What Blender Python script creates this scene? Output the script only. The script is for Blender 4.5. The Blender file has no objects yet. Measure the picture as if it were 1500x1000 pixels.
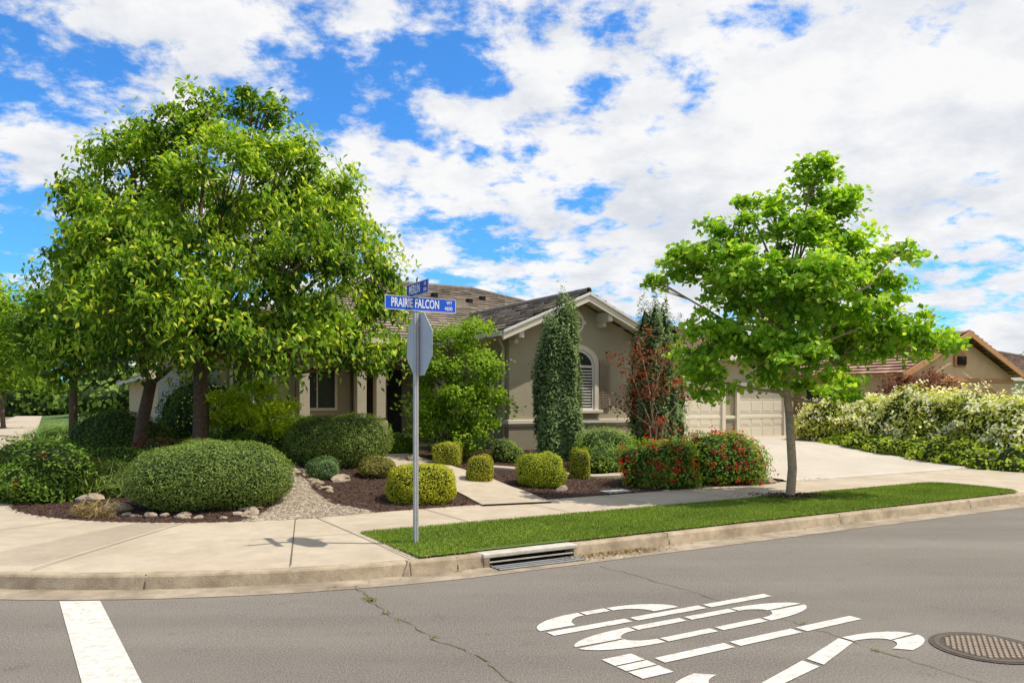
import bpy, math, random
import numpy as np
from mathutils import Vector
random.seed(4); rng=np.random.default_rng(7)
scene=bpy.context.scene
COL=scene.collection
# ---------------------------------------------------------------- frame: a = along street, b = away from kerb
def W(a,b,z=0.0): return (-1.12+.86*a-.51*b, 8.57+.51*a+.86*b, z)
def AB(x,y): return ((x+1.12)*.86+(y-8.57)*.51, -(x+1.12)*.51+(y-8.57)*.86)
def sstep(t): t=np.clip(t,0,1); return t*t*(3-2*t)
def dlot(a,b):
    a=np.asarray(a,float); b=np.asarray(b,float)
    d=np.minimum(b-3.85,a+3.95)
    r=np.hypot(1-a,8-b); th=np.arctan2(1-a,8-b); R=4.15+.8*np.sin(np.clip(th,0,1.57))
    return np.where((a<1)&(b<8),R-r,d)
def hab(a,b):
    d=dlot(a,b)
    n=.03*np.sin(a*1.9+b*.7)*np.sin(b*1.6-a*.4)
    inn=.172+.43*sstep(d/6.0)+n*np.clip(d/1.2,0,1)*np.clip((9-d)/2,0,1)
    return np.where(d>0,inn,np.maximum(.172+d*.8,-.3))
def hxy(x,y):
    a,b=AB(x,y); return float(hab(a,b))
# ---------------------------------------------------------------- materials
def nodes(m):
    m.use_nodes=True; nt=m.node_tree; return nt,nt.nodes,nt.links
def mat(name,c1,c2=None,scale=5,rough=.8,bump=0,bscale=60,metal=0,spec=.3,detail=6,c3=None,scale3=.6,f3=.5):
    m=bpy.data.materials.new(name); nt,N,L=nodes(m); p=N['Principled BSDF']
    p.inputs['Roughness'].default_value=rough; p.inputs['Metallic'].default_value=metal
    p.inputs['Specular IOR Level'].default_value=spec
    tc=N.new('ShaderNodeTexCoord')
    if c2 is None: c2=tuple(x*.85 for x in c1)
    n=N.new('ShaderNodeTexNoise'); n.inputs['Scale'].default_value=scale; n.inputs['Detail'].default_value=detail; n.inputs['Roughness'].default_value=.65
    L.new(tc.outputs['Object'],n.inputs['Vector'])
    r=N.new('ShaderNodeValToRGB'); r.color_ramp.elements[0].position=.35; r.color_ramp.elements[1].position=.65
    r.color_ramp.elements[0].color=(*c2,1); r.color_ramp.elements[1].color=(*c1,1)
    L.new(n.outputs['Fac'],r.inputs['Fac']); out=r.outputs['Color']
    if c3:
        n3=N.new('ShaderNodeTexNoise'); n3.inputs['Scale'].default_value=scale3; n3.inputs['Detail'].default_value=8; n3.inputs['Roughness'].default_value=.6
        L.new(tc.outputs['Object'],n3.inputs['Vector'])
        r3=N.new('ShaderNodeValToRGB'); r3.color_ramp.elements[0].position=.45; r3.color_ramp.elements[1].position=.7
        r3.color_ramp.elements[0].color=(0,0,0,1); r3.color_ramp.elements[1].color=(f3,f3,f3,1)
        L.new(n3.outputs['Fac'],r3.inputs['Fac'])
        mx=N.new('ShaderNodeMixRGB'); L.new(r3.outputs['Color'],mx.inputs[0]); L.new(out,mx.inputs[1]); mx.inputs[2].default_value=(*c3,1)
        out=mx.outputs[0]
    L.new(out,p.inputs['Base Color'])
    if bump:
        nb=N.new('ShaderNodeTexNoise'); nb.inputs['Scale'].default_value=bscale; nb.inputs['Detail'].default_value=4
        L.new(tc.outputs['Object'],nb.inputs['Vector'])
        bp=N.new('ShaderNodeBump'); bp.inputs['Strength'].default_value=bump; bp.inputs['Distance'].default_value=.02
        L.new(nb.outputs['Fac'],bp.inputs['Height']); L.new(bp.outputs['Normal'],p.inputs['Normal'])
    return m
def attrmat(name,rough=.6,trans=0,bump=0,bscale=40,spec=.3,noise=0):
    m=bpy.data.materials.new(name); nt,N,L=nodes(m); p=N['Principled BSDF']
    p.inputs['Roughness'].default_value=rough; p.inputs['Specular IOR Level'].default_value=spec
    at=N.new('ShaderNodeAttribute'); at.attribute_name='Col'; out=at.outputs['Color']
    tc=N.new('ShaderNodeTexCoord')
    if noise:
        n=N.new('ShaderNodeTexNoise'); n.inputs['Scale'].default_value=bscale; n.inputs['Detail'].default_value=5; n.inputs['Roughness'].default_value=.7
        L.new(tc.outputs['Object'],n.inputs['Vector'])
        mr=N.new('ShaderNodeMapRange'); mr.inputs[1].default_value=.3; mr.inputs[2].default_value=.7; mr.inputs[3].default_value=1-noise; mr.inputs[4].default_value=1+noise
        L.new(n.outputs['Fac'],mr.inputs[0])
        vm=N.new('ShaderNodeVectorMath'); vm.operation='SCALE'; L.new(out,vm.inputs[0]); L.new(mr.outputs[0],vm.inputs['Scale']); out=vm.outputs[0]
    L.new(out,p.inputs['Base Color'])
    if bump:
        nb=N.new('ShaderNodeTexNoise'); nb.inputs['Scale'].default_value=bscale; nb.inputs['Detail'].default_value=4
        L.new(tc.outputs['Object'],nb.inputs['Vector'])
        bp=N.new('ShaderNodeBump'); bp.inputs['Strength'].default_value=bump; bp.inputs['Distance'].default_value=.03
        L.new(nb.outputs['Fac'],bp.inputs['Height']); L.new(bp.outputs['Normal'],p.inputs['Normal'])
    if trans:
        t=N.new('ShaderNodeBsdfTranslucent'); g=N.new('ShaderNodeMixRGB'); g.blend_type='MULTIPLY'; g.inputs[0].default_value=1
        L.new(out,g.inputs[1]); g.inputs[2].default_value=(1.5,1.5,.6,1); L.new(g.outputs[0],t.inputs['Color'])
        ms=N.new('ShaderNodeMixShader'); ms.inputs[0].default_value=trans
        L.new(p.outputs[0],ms.inputs[1]); L.new(t.outputs[0],ms.inputs[2]); L.new(ms.outputs[0],N['Material Output'].inputs['Surface'])
    return m
M={}
def asphalt():
    m=mat('asphalt',(.30,.262,.218),(.125,.108,.09),scale=62,rough=.92,bump=.8,bscale=100,c3=(.25,.22,.18),scale3=.45,f3=.75)
    nt,N,L=nodes(m); p=N['Principled BSDF']; src=p.inputs['Base Color'].links[0].from_socket
    tc=N.new('ShaderNodeTexCoord'); mp=N.new('ShaderNodeMapping'); mp.inputs['Rotation'].default_value=(0,0,math.radians(-30.7)); mp.inputs['Scale'].default_value=(.12,1.1,1)
    L.new(tc.outputs['Object'],mp.inputs[0]); n=N.new('ShaderNodeTexNoise'); n.inputs['Scale'].default_value=1.0; n.inputs['Detail'].default_value=6; L.new(mp.outputs[0],n.inputs['Vector'])
    mr=N.new('ShaderNodeMapRange'); mr.inputs[1].default_value=.3; mr.inputs[2].default_value=.7; mr.inputs[3].default_value=.84; mr.inputs[4].default_value=1.1; L.new(n.outputs['Fac'],mr.inputs[0])
    # isolated dark tar/oil spots
    n2=N.new('ShaderNodeTexNoise'); n2.inputs['Scale'].default_value=3.5; n2.inputs['Detail'].default_value=9; n2.inputs['Roughness'].default_value=.72; L.new(tc.outputs['Object'],n2.inputs['Vector'])
    m2=N.new('ShaderNodeMapRange'); m2.inputs[1].default_value=.58; m2.inputs[2].default_value=.74; m2.inputs[3].default_value=1; m2.inputs[4].default_value=.72; L.new(n2.outputs['Fac'],m2.inputs[0])
    mu=N.new('ShaderNodeMath'); mu.operation='MULTIPLY'; L.new(mr.outputs[0],mu.inputs[0]); L.new(m2.outputs[0],mu.inputs[1])
    vm=N.new('ShaderNodeVectorMath'); vm.operation='SCALE'; L.new(src,vm.inputs[0]); L.new(mu.outputs[0],vm.inputs['Scale']); L.new(vm.outputs[0],p.inputs['Base Color'])
    return m
M['asphalt']=asphalt()
M['concrete']=mat('concrete',(.51,.425,.31),(.43,.355,.26),scale=4,rough=.85,bump=.2,bscale=120,c3=(.33,.26,.175),scale3=.9,f3=.55)
M['kerb']=mat('kerb_concrete',(.47,.375,.255),(.33,.26,.17),scale=7,rough=.9,bump=.3,bscale=60,c3=(.21,.15,.095),scale3=2.5,f3=.8)
M['gutter']=mat('gutter_concrete',(.42,.345,.245),(.29,.235,.165),scale=5,rough=.9,bump=.3,bscale=60,c3=(.16,.12,.08),scale3=1.4,f3=.85)
M['drive']=mat('driveway_concrete',(.52,.46,.37),(.45,.395,.315),scale=2,rough=.85,bump=.1,bscale=90,c3=(.38,.32,.25),scale3=.5,f3=.5)
M['joint']=mat('joint',(.13,.10,.065),rough=1)
M['groove']=mat('groove',(.42,.345,.25),rough=1)
M['paint']=mat('road_paint',(.74,.70,.62),(.56,.52,.45),scale=45,rough=.75,bump=.3,bscale=130,c3=(.33,.29,.24),scale3=12,f3=.6)
M['crack']=mat('crack',(.10,.075,.05),(.13,.12,.04),scale=6,rough=1)
M['terrain']=attrmat('soil_mulch',rough=.95,bump=.9,bscale=28,noise=.45)
M['chip']=attrmat('chips',rough=.9)
M['leaf']=attrmat('leaf',rough=.5,trans=.45,spec=.15)
M['leafm']=attrmat('leaf_matte',rough=.7,trans=.2,spec=.1)
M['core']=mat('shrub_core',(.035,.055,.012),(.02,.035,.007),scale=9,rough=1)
M['bark']=mat('bark',(.17,.11,.07),(.08,.055,.038),scale=14,rough=.95,bump=.8,bscale=30)
M['barkl']=mat('bark_light',(.46,.34,.21),(.30,.21,.125),scale=16,rough=.9,bump=.5,bscale=40)
M['stucco']=mat('stucco',(.385,.34,.235),(.35,.31,.212),scale=2,rough=.95,bump=.35,bscale=70)
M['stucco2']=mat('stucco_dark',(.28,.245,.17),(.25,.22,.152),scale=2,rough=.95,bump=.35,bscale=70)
M['trim']=mat('trim',(.67,.61,.48),(.62,.56,.44),scale=3,rough=.7,bump=.05)
M['col']=mat('column_stucco',(.47,.41,.30),(.42,.37,.27),scale=3,rough=.9,bump=.2)
M['white']=mat('white_paint',(.72,.69,.62),rough=.5)
M['glass']=mat('window_glass',(.05,.055,.055),(.03,.035,.035),scale=2,rough=.12,spec=.5)
M['shutter']=mat('shutter_paint',(.33,.26,.18),rough=.6)
M['door']=mat('front_door',(.08,.05,.033),rough=.5)
M['gdoor']=mat('garage_door',(.66,.59,.46),(.62,.55,.43),scale=1,rough=.6)
M['galv']=mat('galvanised',(.50,.50,.49),(.40,.41,.40),scale=12,rough=.5,metal=.3)
M['alu']=mat('sign_back',(.50,.52,.54),(.44,.46,.48),scale=5,rough=.5,metal=.2)
M['blue']=mat('sign_blue',(.010,.10,.62),(.009,.088,.56),scale=3,rough=.4)
M['dblue']=mat('sign_dark_blue',(.015,.05,.32),rough=.4)
M['red']=mat('sign_red',(.5,.02,.02),rough=.4)
M['signw']=mat('sign_white',(.8,.8,.8),(.76,.76,.76),rough=.4)
M['dark']=mat('dark_void',(.015,.014,.013),rough=1)
M['iron']=mat('cast_iron',(.15,.12,.10),(.09,.075,.06),scale=20,rough=.7,metal=.3,bump=.3)
M['peach']=mat('peach_stucco',(.68,.47,.27),(.62,.43,.245),scale=2,rough=.95,bump=.3)
M['ochre']=mat('ochre_trim',(.52,.27,.12),rough=.9)
M['wood']=mat('fence_wood',(.22,.11,.055),(.13,.065,.035),scale=8,rough=.9)
M['rock']=mat('rock',(.42,.33,.235),(.26,.195,.135),scale=7,rough=.9,bump=.5,bscale=20)
M['tile']=attrmat('roof_tile',rough=.85,bump=.2,bscale=30,noise=.2)
M['ground']=mat('ground_earth',(.16,.15,.07),(.10,.12,.04),scale=.3,rough=1)
# ---------------------------------------------------------------- mesh helpers
def link(o,parent=None):
    COL.objects.link(o)
    if parent: o.parent=parent
    return o
def empty(name,loc=(0,0,0)):
    e=bpy.data.objects.new(name,None); COL.objects.link(e); e.empty_display_size=.2; return e
def addmesh(name,v,f,m,parent=None,cols=None,smooth=False):
    me=bpy.data.meshes.new(name)
    if isinstance(f,np.ndarray):
        v=np.asarray(v,np.float32); k=f.shape[1]
        me.vertices.add(len(v)); me.vertices.foreach_set('co',v.ravel())
        me.loops.add(f.size); me.loops.foreach_set('vertex_index',f.astype(np.int32).ravel())
        me.polygons.add(len(f)); me.polygons.foreach_set('loop_start',np.arange(0,f.size,k,dtype=np.int32))
        me.update(calc_edges=True)
    else:
        me.from_pydata([tuple(p) for p in v],[],f); me.update()
    if cols is not None:
        c=np.ones((len(v),4),np.float32); c[:,:3]=cols
        at=me.color_attributes.new('Col','FLOAT_COLOR','POINT'); at.data.foreach_set('color',c.ravel())
    if m: me.materials.append(m)
    if smooth: me.polygons.foreach_set('use_smooth',np.ones(len(me.polygons),bool))
    return link(bpy.data.objects.new(name,me),parent)
BOXF=[(0,3,2,1),(4,5,6,7),(0,1,5,4),(1,2,6,5),(2,3,7,6),(3,0,4,7)]
def box(name,a0,a1,b0,b1,z0,z1,m,parent=None,bev=0):
    v=[W(a,b,z) for z in(z0,z1) for a,b in((a0,b0),(a1,b0),(a1,b1),(a0,b1))]
    o=addmesh(name,v,BOXF,m,parent)
    if bev:
        md=o.modifiers.new('b','BEVEL'); md.width=bev; md.segments=2
    return o
def prism(name,pts,b0,b1,m,parent=None,side=False):
    n=len(pts)
    P=(lambda p,b:W(b,p[0],p[1])) if side else (lambda p,b:W(p[0],b,p[1]))
    v=[P(p,b0) for p in pts]+[P(p,b1) for p in pts]
    f=[tuple(range(n)),tuple(range(2*n-1,n-1,-1))]+[(i,(i+1)%n,n+(i+1)%n,n+i) for i in range(n)]
    return addmesh(name,v,f,m,parent)
def ringprism(name,po,pi,b0,b1,m,parent=None,closed=True):
    n=len(po); v=[W(p[0],b,p[1]) for b in(b0,b1) for q in(po,pi) for p in q]
    f=[]
    for i in range(n if closed else n-1):
        j=(i+1)%n
        f+=[(i,j,n+j,n+i),(2*n+i,3*n+i,3*n+j,2*n+j),(i,2*n+i,2*n+j,j),(n+i,n+j,3*n+j,3*n+i)]
    return addmesh(name,v,f,m,parent)
def unit(v): return v/np.maximum(np.linalg.norm(v,axis=1,keepdims=True),1e-9)
def rvec(n): return unit(rng.normal(size=(n,3)))
def leafv(C,Nn,L,Wd,T=None,fold=.15):
    n=len(C); Nn=unit(Nn)
    t=rvec(n) if T is None else T
    t=unit(t-(t*Nn).sum(1,keepdims=True)*Nn); b=np.cross(Nn,t)
    L=(np.ones(n)*L)[:,None]; Wd=(np.ones(n)*Wd)[:,None]
    v=np.stack([C-t*L/2,C+b*Wd/2-t*L*.08+Nn*Wd*fold,C+t*L/2,C-b*Wd/2-t*L*.08+Nn*Wd*fold],1).reshape(-1,3)
    return v
def quadf(n): return np.arange(n*4).reshape(n,4)
def lerpc(c0,c1,t): return np.asarray(c0)[None]*(1-t[:,None])+np.asarray(c1)[None]*t[:,None]
def tube(pts,rad,sides=8):
    pts=[Vector(p) for p in pts]; v=[];f=[]
    for i,p in enumerate(pts):
        d=(pts[min(i+1,len(pts)-1)]-pts[max(i-1,0)]).normalized()
        x=d.cross(Vector((.3,1,.1))).normalized(); y=d.cross(x)
        for k in range(sides):
            an=2*math.pi*k/sides; v.append(tuple(p+(x*math.cos(an)+y*math.sin(an))*rad[i]))
    for i in range(len(pts)-1):
        for k in range(sides):
            f.append((i*sides+k,i*sides+(k+1)%sides,(i+1)*sides+(k+1)%sides,(i+1)*sides+k))
    f.append(tuple(range((len(pts)-1)*sides,len(pts)*sides)))
    return v,f
def joinvf(lst):
    V=[];F=[]
    for v,f in lst:
        o=len(V); V+=v; F+=[tuple(i+o for i in q) for q in f]
    return V,F
# ---------------------------------------------------------------- vegetation
class Lump:
    def __init__(s,amp,freq=3,k=6):
        s.d=rng.normal(size=(k,3))*freq; s.p=rng.uniform(0,6.28,k); s.a=amp/k**.5*1.4
    def __call__(s,D): return 1+s.a*np.sin(D@s.d.T+s.p).sum(1)
def bush(name,x,y,rx,ry,z1,leaf=(.04,.02),n=6000,cd=(.03,.06,.01),cl=(.09,.16,.02),z0=None,p=2.3,amp=.05,jit=.05,flower=None,fn=0,mt='leafm',up=.3,freq=3,taper=0,ang=0,core=.9):
    if z0 is None: z0=hxy(x,y)-.03
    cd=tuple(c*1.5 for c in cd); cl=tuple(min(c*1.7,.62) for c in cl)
    e=empty(name); zc=z0+.38*(z1-z0); ru=z1-zc; rd=(zc-z0)*1.25
    lp=Lump(amp,freq)
    def shape(D):
        r=1/((np.abs(D)**p).sum(1))**(1/p)*lp(D)
        P=D*r[:,None]; 
        if taper: s=1-taper*np.clip(P[:,2],-1,1)[:,None]; P=P*np.concatenate([s,s,np.ones_like(s)],1)
        P=P*np.where(P[:,2:3]>0,[[rx,ry,ru]],[[rx,ry,rd]])
        if ang: ca,sa=math.cos(ang),math.sin(ang); P=np.stack([P[:,0]*ca-P[:,1]*sa,P[:,0]*sa+P[:,1]*ca,P[:,2]],1)
        return P+np.array([[x,y,zc]])
    D=rvec(int(n*1.25)); 
    if ru>rx*1.6:
        zz=rng.uniform(-1,1,len(D)); th=rng.uniform(0,6.283,len(D)); rr=np.sqrt(1-zz**2); D=np.stack([rr*np.cos(th),rr*np.sin(th),zz],1)
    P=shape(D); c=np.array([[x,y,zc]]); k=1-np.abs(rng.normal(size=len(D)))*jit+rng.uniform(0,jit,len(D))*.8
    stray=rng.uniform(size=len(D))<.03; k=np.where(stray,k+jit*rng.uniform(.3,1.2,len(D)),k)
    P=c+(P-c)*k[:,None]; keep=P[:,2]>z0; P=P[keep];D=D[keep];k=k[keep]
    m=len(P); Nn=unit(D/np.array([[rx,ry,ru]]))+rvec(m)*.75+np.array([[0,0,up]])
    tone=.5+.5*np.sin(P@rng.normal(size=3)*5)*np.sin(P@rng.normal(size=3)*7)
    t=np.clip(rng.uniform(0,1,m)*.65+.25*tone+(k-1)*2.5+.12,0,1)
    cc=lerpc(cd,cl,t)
    v=leafv(P,Nn,leaf[0]*rng.uniform(.7,1.3,m),leaf[1]*rng.uniform(.7,1.3,m))
    cols=np.repeat(cc,4,axis=0)
    if flower:
        ncl=rng.integers(0,m,max(1,fn//9)); base=P[ncl]
        Q=np.repeat(base,9,axis=0)[:fn]+rng.normal(size=(min(fn,len(base)*9),3))*flower[1]*.8
        dirs=unit(Q-c); Q=Q+dirs*flower[1]*.9
        fv=leafv(Q,dirs+rvec(len(Q))*.6,flower[1],flower[1]*.8)
        fc=np.repeat(lerpc(flower[0],flower[2] if len(flower)>2 else tuple(x*.6 for x in flower[0]),rng.uniform(0,1,len(Q))),4,axis=0)
        v=np.concatenate([v,fv]); cols=np.concatenate([cols,fc])
    addmesh('foliage',v,quadf(len(v)//4),M[mt],e,cols)
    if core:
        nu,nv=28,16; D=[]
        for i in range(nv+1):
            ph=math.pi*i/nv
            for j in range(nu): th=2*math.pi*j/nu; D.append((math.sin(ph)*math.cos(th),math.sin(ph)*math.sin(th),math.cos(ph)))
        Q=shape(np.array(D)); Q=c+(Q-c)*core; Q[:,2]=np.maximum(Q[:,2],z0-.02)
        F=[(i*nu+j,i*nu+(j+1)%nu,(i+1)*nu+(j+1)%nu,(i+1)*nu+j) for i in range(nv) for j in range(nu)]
        addmesh('dark_core',Q,np.array(F),M['core'],e,smooth=True)  # solid dark core added to fill the inside and block the view through
    return e
def tree(name,x,y,r0,fork,lobes,ncl,per,leaf,cd,cl,mt='leaf',clr=.28,bark='bark',droop=.3,z0=None,lean=0,inner=.45,twig=7,multi=1,hi=None,topz=None,flat=.7,stray=.16):
    if z0 is None: z0=hxy(x,y)-.05
    e=empty(name); parts=[]
    vol=np.array([l[3]*l[4]*l[5] for l in lobes])**.75; vol/=vol.sum()
    allc=[]; tone=[]
    for l,w in zip(lobes,vol):
        k=max(3,int(ncl*w)); D=rvec(k); D[:,2]=np.where(rng.uniform(size=k)<.35,np.abs(D[:,2]),D[:,2])
        r=inner+(1-inner)*rng.uniform(0,1,k)**.6; r*=rng.uniform(.85,1.12,k); r=np.where(rng.uniform(size=k)<stray,r*rng.uniform(1.1,1.45,k),r)
        P=np.array(l[:3])[None]+D*r[:,None]*np.array([l[3:6]])
        allc.append(P); tone.append(np.clip(.22+.35*(r-inner)/(1-inner)+rng.normal(size=k)*.22+.24*D[:,2]+rng.normal()*.08,0,1))  # sunlit look put into leaf colour: lighter towards top and outside of each lobe
    zt=fork
    for mi in range(multi):
        ox=(rng.uniform(-1,1)*.25 if multi>1 else 0)
        tx,ty=x+lean+ox*1.5,y
        hgt=zt-z0
        pts=[(x+ox*.3,y,z0),(x+ox*.4,y,z0+.12*hgt),(x+lean*.4+ox+rng.normal()*.03,y+rng.normal()*.03,z0+.5*hgt),(tx,ty,zt)]
        rr=r0/multi**.5
        parts.append(tube(pts,[rr*1.45,rr*1.05,rr*.95,rr*.85],10))
        if topz:
            parts.append(tube([(tx,ty,zt-.05),(tx+rng.normal()*.1,ty,zt+(topz-zt)*.4),(tx+rng.normal()*.15,ty,zt+(topz-zt)*.8)],[rr*.85,rr*.5,rr*.12],8))
    for l,P in zip(lobes,allc):
        c=np.array(l[:3]); 
        if topz: s=np.array([x+lean,y,min(max(fork,fork+(c[2]-fork)*.55),topz*.85)])
        else: s=np.array([x+lean,y,fork-.05])
        mid=(s+c)/2+np.array([0,0,-.06*np.linalg.norm(c-s)])+rng.normal(size=3)*.12
        lr=r0*.42
        parts.append(tube([s,mid,c],[lr,lr*.65,lr*.35],7))
        for q in P[rng.choice(len(P),min(twig,len(P)),replace=False)]:
            m2=(c+q)/2+rng.normal(size=3)*.08
            parts.append(tube([mid*.4+c*.6,m2,q],[lr*.32,lr*.2,lr*.06],5))
    V,F=joinvf([([tuple(p) for p in v],f) for v,f in parts])
    addmesh('trunk',V,F,M[bark],e,smooth=True)
    C=np.concatenate(allc); T=np.concatenate(tone); K=len(C); cc=np.array(lobes)[:,:3].mean(0)
    idx=np.repeat(np.arange(K),per); n=len(idx)
    sz=rng.uniform(.55,1.35,K)*clr
    off=rng.normal(size=(n,3))*np.array([[1,1,flat]])*sz[idx][:,None]*.6
    P=C[idx]+off; P[:,2]-=droop*.5*(off[:,0]**2+off[:,1]**2)/clr
    out=unit(P-cc)
    Nn=rvec(n)*.9+np.array([[0,0,.75]])+out*.35
    t=rvec(n)*.8+np.array([[0,0,-droop*2]])
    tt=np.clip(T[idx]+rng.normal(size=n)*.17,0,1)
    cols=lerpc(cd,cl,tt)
    if hi is not None:
        hm=rng.uniform(size=n)<hi[1]*(.3+1.6*T[idx]); cols[hm]=np.array(hi[0])*rng.uniform(.7,1.1,(hm.sum(),1))  # painted highlights: sunlit yellow-green leaves, more of them in lighter clumps
    v=leafv(P,Nn,leaf[0]*rng.uniform(.65,1.3,n),leaf[1]*rng.uniform(.65,1.3,n),T=t)
    addmesh('crown',v,quadf(n),M[mt],e,np.repeat(cols,4,axis=0))
    return e
# ---------------------------------------------------------------- ground, road
S=1500
addmesh('ground',[(-S,-S,-.06),(S,-S,-.06),(S,S,-.06),(-S,S,-.06)],[(0,1,2,3)],M['ground'])
addmesh('road',[W(-200,-11,0),W(200,-11,0),W(200,1.2,0),W(-3,4.2,0),W(-5.8,8,0),W(-5.8,200,0),W(-17.5,200,0),W(-17.5,8,0),W(-19,3,0),W(-200,.2,0)],[tuple(range(10))],M['asphalt'])
path=[(a,0,0,1) for a in np.concatenate([np.arange(140,26,-6),np.arange(26,2.4,-.4)])]
path+=[(2.2,0,0,1),(1.6,0,0,1),(1.0,0,0,1)]
for i in range(1,31):
    th=math.pi/2*i/30; path.append((1-8*math.sin(th),8-8*math.cos(th),math.sin(th),math.cos(th)))
path+=[(-7,b,1,0) for b in np.concatenate([np.arange(9,40,1.5),np.arange(40,200,8)])]
def dip(a,b):
    if b>2: return 1.0
    t=min(max((a-13.5)/1.0,0),1)*min(max((19.4-a)/1.0,0),1); return 1-.8*t
def strip(name,prof,m,parent=None,skip=None,usedip=True,pa=path):
    v=[];f=[];k=len(prof)
    for a,b,na,nb in pa:
        for d,z in prof:
            zz=z*dip(a,b) if usedip and d<=.2 and z>.02 else z
            v.append(W(a+na*d,b+nb*d,zz))
    for i in range(len(pa)-1):
        if skip and pa[i][1]==0 and pa[i+1][1]==0 and skip[0]<(pa[i][0]+pa[i+1][0])/2<skip[1]: continue
        for j in range(k-1): f.append((i*k+j,(i+1)*k+j,(i+1)*k+j+1,i*k+j+1))
    return addmesh(name,v,f,m,parent)
strip('kerb',[(0,0),(.025,.125),(.04,.145),(.06,.15),(.16,.15)],M['kerb'],skip=(1.0,2.2))
strip('gutter',[(-.40,.005),(0,.005)],M['gutter'])
sw=strip('sidewalk',[(.16,.15),(1.0,.158),(2.1,.164),(5.7,.166)],M['concrete'])
def line(name,p0,p1,w,z,m,parent=None):
    p0=Vector(p0);p1=Vector(p1);d=(p1-p0).normalized();n=Vector((-d.y,d.x))*w/2
    return addmesh(name,[(p0.x-n.x,p0.y-n.y,z),(p1.x-n.x,p1.y-n.y,z),(p1.x+n.x,p1.y+n.y,z),(p0.x+n.x,p0.y+n.y,z)],[(0,1,2,3)],m,parent)
jn=empty('sidewalk_joints')
def jl(a0,b0,a1,b1,w=.012,z=.171,m='joint'): line('joint',W(a0,b0)[:2],W(a1,b1)[:2],w,z,M[m],jn)
jl(.1,.17,.1,3.9)
for a in np.arange(1.9,13.4,1.83): jl(a,2.1,a,3.87)
for a in np.arange(13.5,40,1.83): jl(a,.2,a,3.87)
jl(.1,2.1,-1.2,2.3,.01)
for th in (.28,.62,1.0,1.4):
    s,c=math.sin(th),math.cos(th); jl(1-7.82*s,8-7.82*c,1-4.3*s,8-4.3*c,.012)
for b in np.arange(9,60,1.8): jl(-6.8,b,-3.9,b)
for i in range(16):
    th=.64+i*.0085
    s,c=math.sin(th),math.cos(th); jl(1-7.6*s,8-7.6*c,1-4.7*s,8-4.7*c,.010,m='groove')
for a in (.02,3.75,7.3,10.9,14.5): 
    jl(a,0,a,.16,.015,.1535)
    v=[W(a-.008,-.004,0.01),W(a+.008,-.004,.01),W(a+.008,.036,.146),W(a-.008,.036,.146)]; addmesh('kerb_joint',v,[(0,1,2,3)],M['joint'],jn)
for th in (.46,.05): 
    p=lambda r,z,dt: W(1-r*math.sin(th+dt),8-r*math.cos(th+dt),z)
    addmesh('kerb_joint',[p(8.005,.01,-.001),p(8.005,.01,.001),p(7.96,.15,.001),p(7.96,.15,-.001)],[(0,1,2,3)],M['joint'],jn)
def crack(pts,w=.008,seed=3):
    P=[];rs=random.Random(seed)
    for i in range(len(pts)-1):
        p,q=Vector(pts[i]),Vector(pts[i+1])
        for k in range(8): 
            t=k/8; r=p.lerp(q,t); P.append((r.x+rs.gauss(0,.022),r.y+rs.gauss(0,.022)))
    v=[];f=[]
    for i,(x,y) in enumerate(P):
        ww=w*rs.uniform(.15,1.1); v+=[(x-ww*.6,y-ww*.6,.006),(x+ww*.6,y+ww*.6,.006)]
        if i: f.append((2*i-2,2*i-1,2*i+1,2*i))
    addmesh('asphalt_crack',v,f,M['crack'])
crack([(-1.62,8.09),(-1.34,7.53),(-1.10,7.05),(-.6,6.33),(-.26,5.9),(0,5.33),(.2,4.6)])
crack([(1.03,9.1),(1.53,8.4),(2.03,7.53),(2.51,6.72),(2.81,5.99),(3.2,5.33),(3.7,4.5)],.007)
crack([(6,10.6),(4.5,9.5),(2.2,8.0)],.004,5)
crack([(9.5,11.4),(7.8,10.2),(6.6,8.9),(5.2,8.3)],.006,9)
crack([(-.6,6.33),(.3,6.6),(1.1,6.9)],.003,11)
q=np.array([(-1.34,7.55),(-1.40,7.62),(-1.12,7.1),(-.62,6.35),(-.98,6.86),(2.5,6.75),(2.8,6.02)]); q=np.repeat(q,[60,40,20,12,10,10,14],axis=0); n=len(q)
P=np.concatenate([q+rng.normal(size=(n,2))*.028,rng.uniform(.006,.02,(n,1))],1)
addmesh('crack_weeds',leafv(P,np.array([[0,0,1]])+rvec(n)*.5,.03,.012),quadf(n),M['leafm'],None,np.repeat(lerpc((.12,.16,.03),(.30,.30,.08),rng.uniform(0,1,n)),4,axis=0))
addmesh('stop_line',[(-4.33,7.51,.006),(-3.95,7.53,.006),(-1.3,3.47,.006),(-1.72,3.47,.006)],[(0,3,2,1)],M['paint'])
lg=empty('stop_pavement_marking')
def poly(pts): addmesh('paint',[W(a,b,.0065) for a,b in pts],[tuple(range(len(pts)))],M['paint'],lg)
def bar(a0,a1,b,w=.10,cut=1):
    L=(a1-a0); n=cut
    for i in range(n):
        s=a0+L*i/n+.03; t=a0+L*(i+1)/n-.03; poly([(s,b-w/2),(t,b-w/2),(t,b+w/2),(s,b+w/2)])
def arcb(ca,cb,ra,rb,t0,t1,wa=.30,wb=.10,n=12):
    o=[];i_=[]
    for k in range(n+1):
        t=t0+(t1-t0)*k/n; o.append((ca+ra*math.cos(t),cb+rb*math.sin(t))); i_.append((ca+(ra-wa)*math.cos(t),cb+(rb-wb)*math.sin(t)))
    for k in range(n): poly([o[k],o[k+1],i_[k+1],i_[k]])
PI=math.pi
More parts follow.
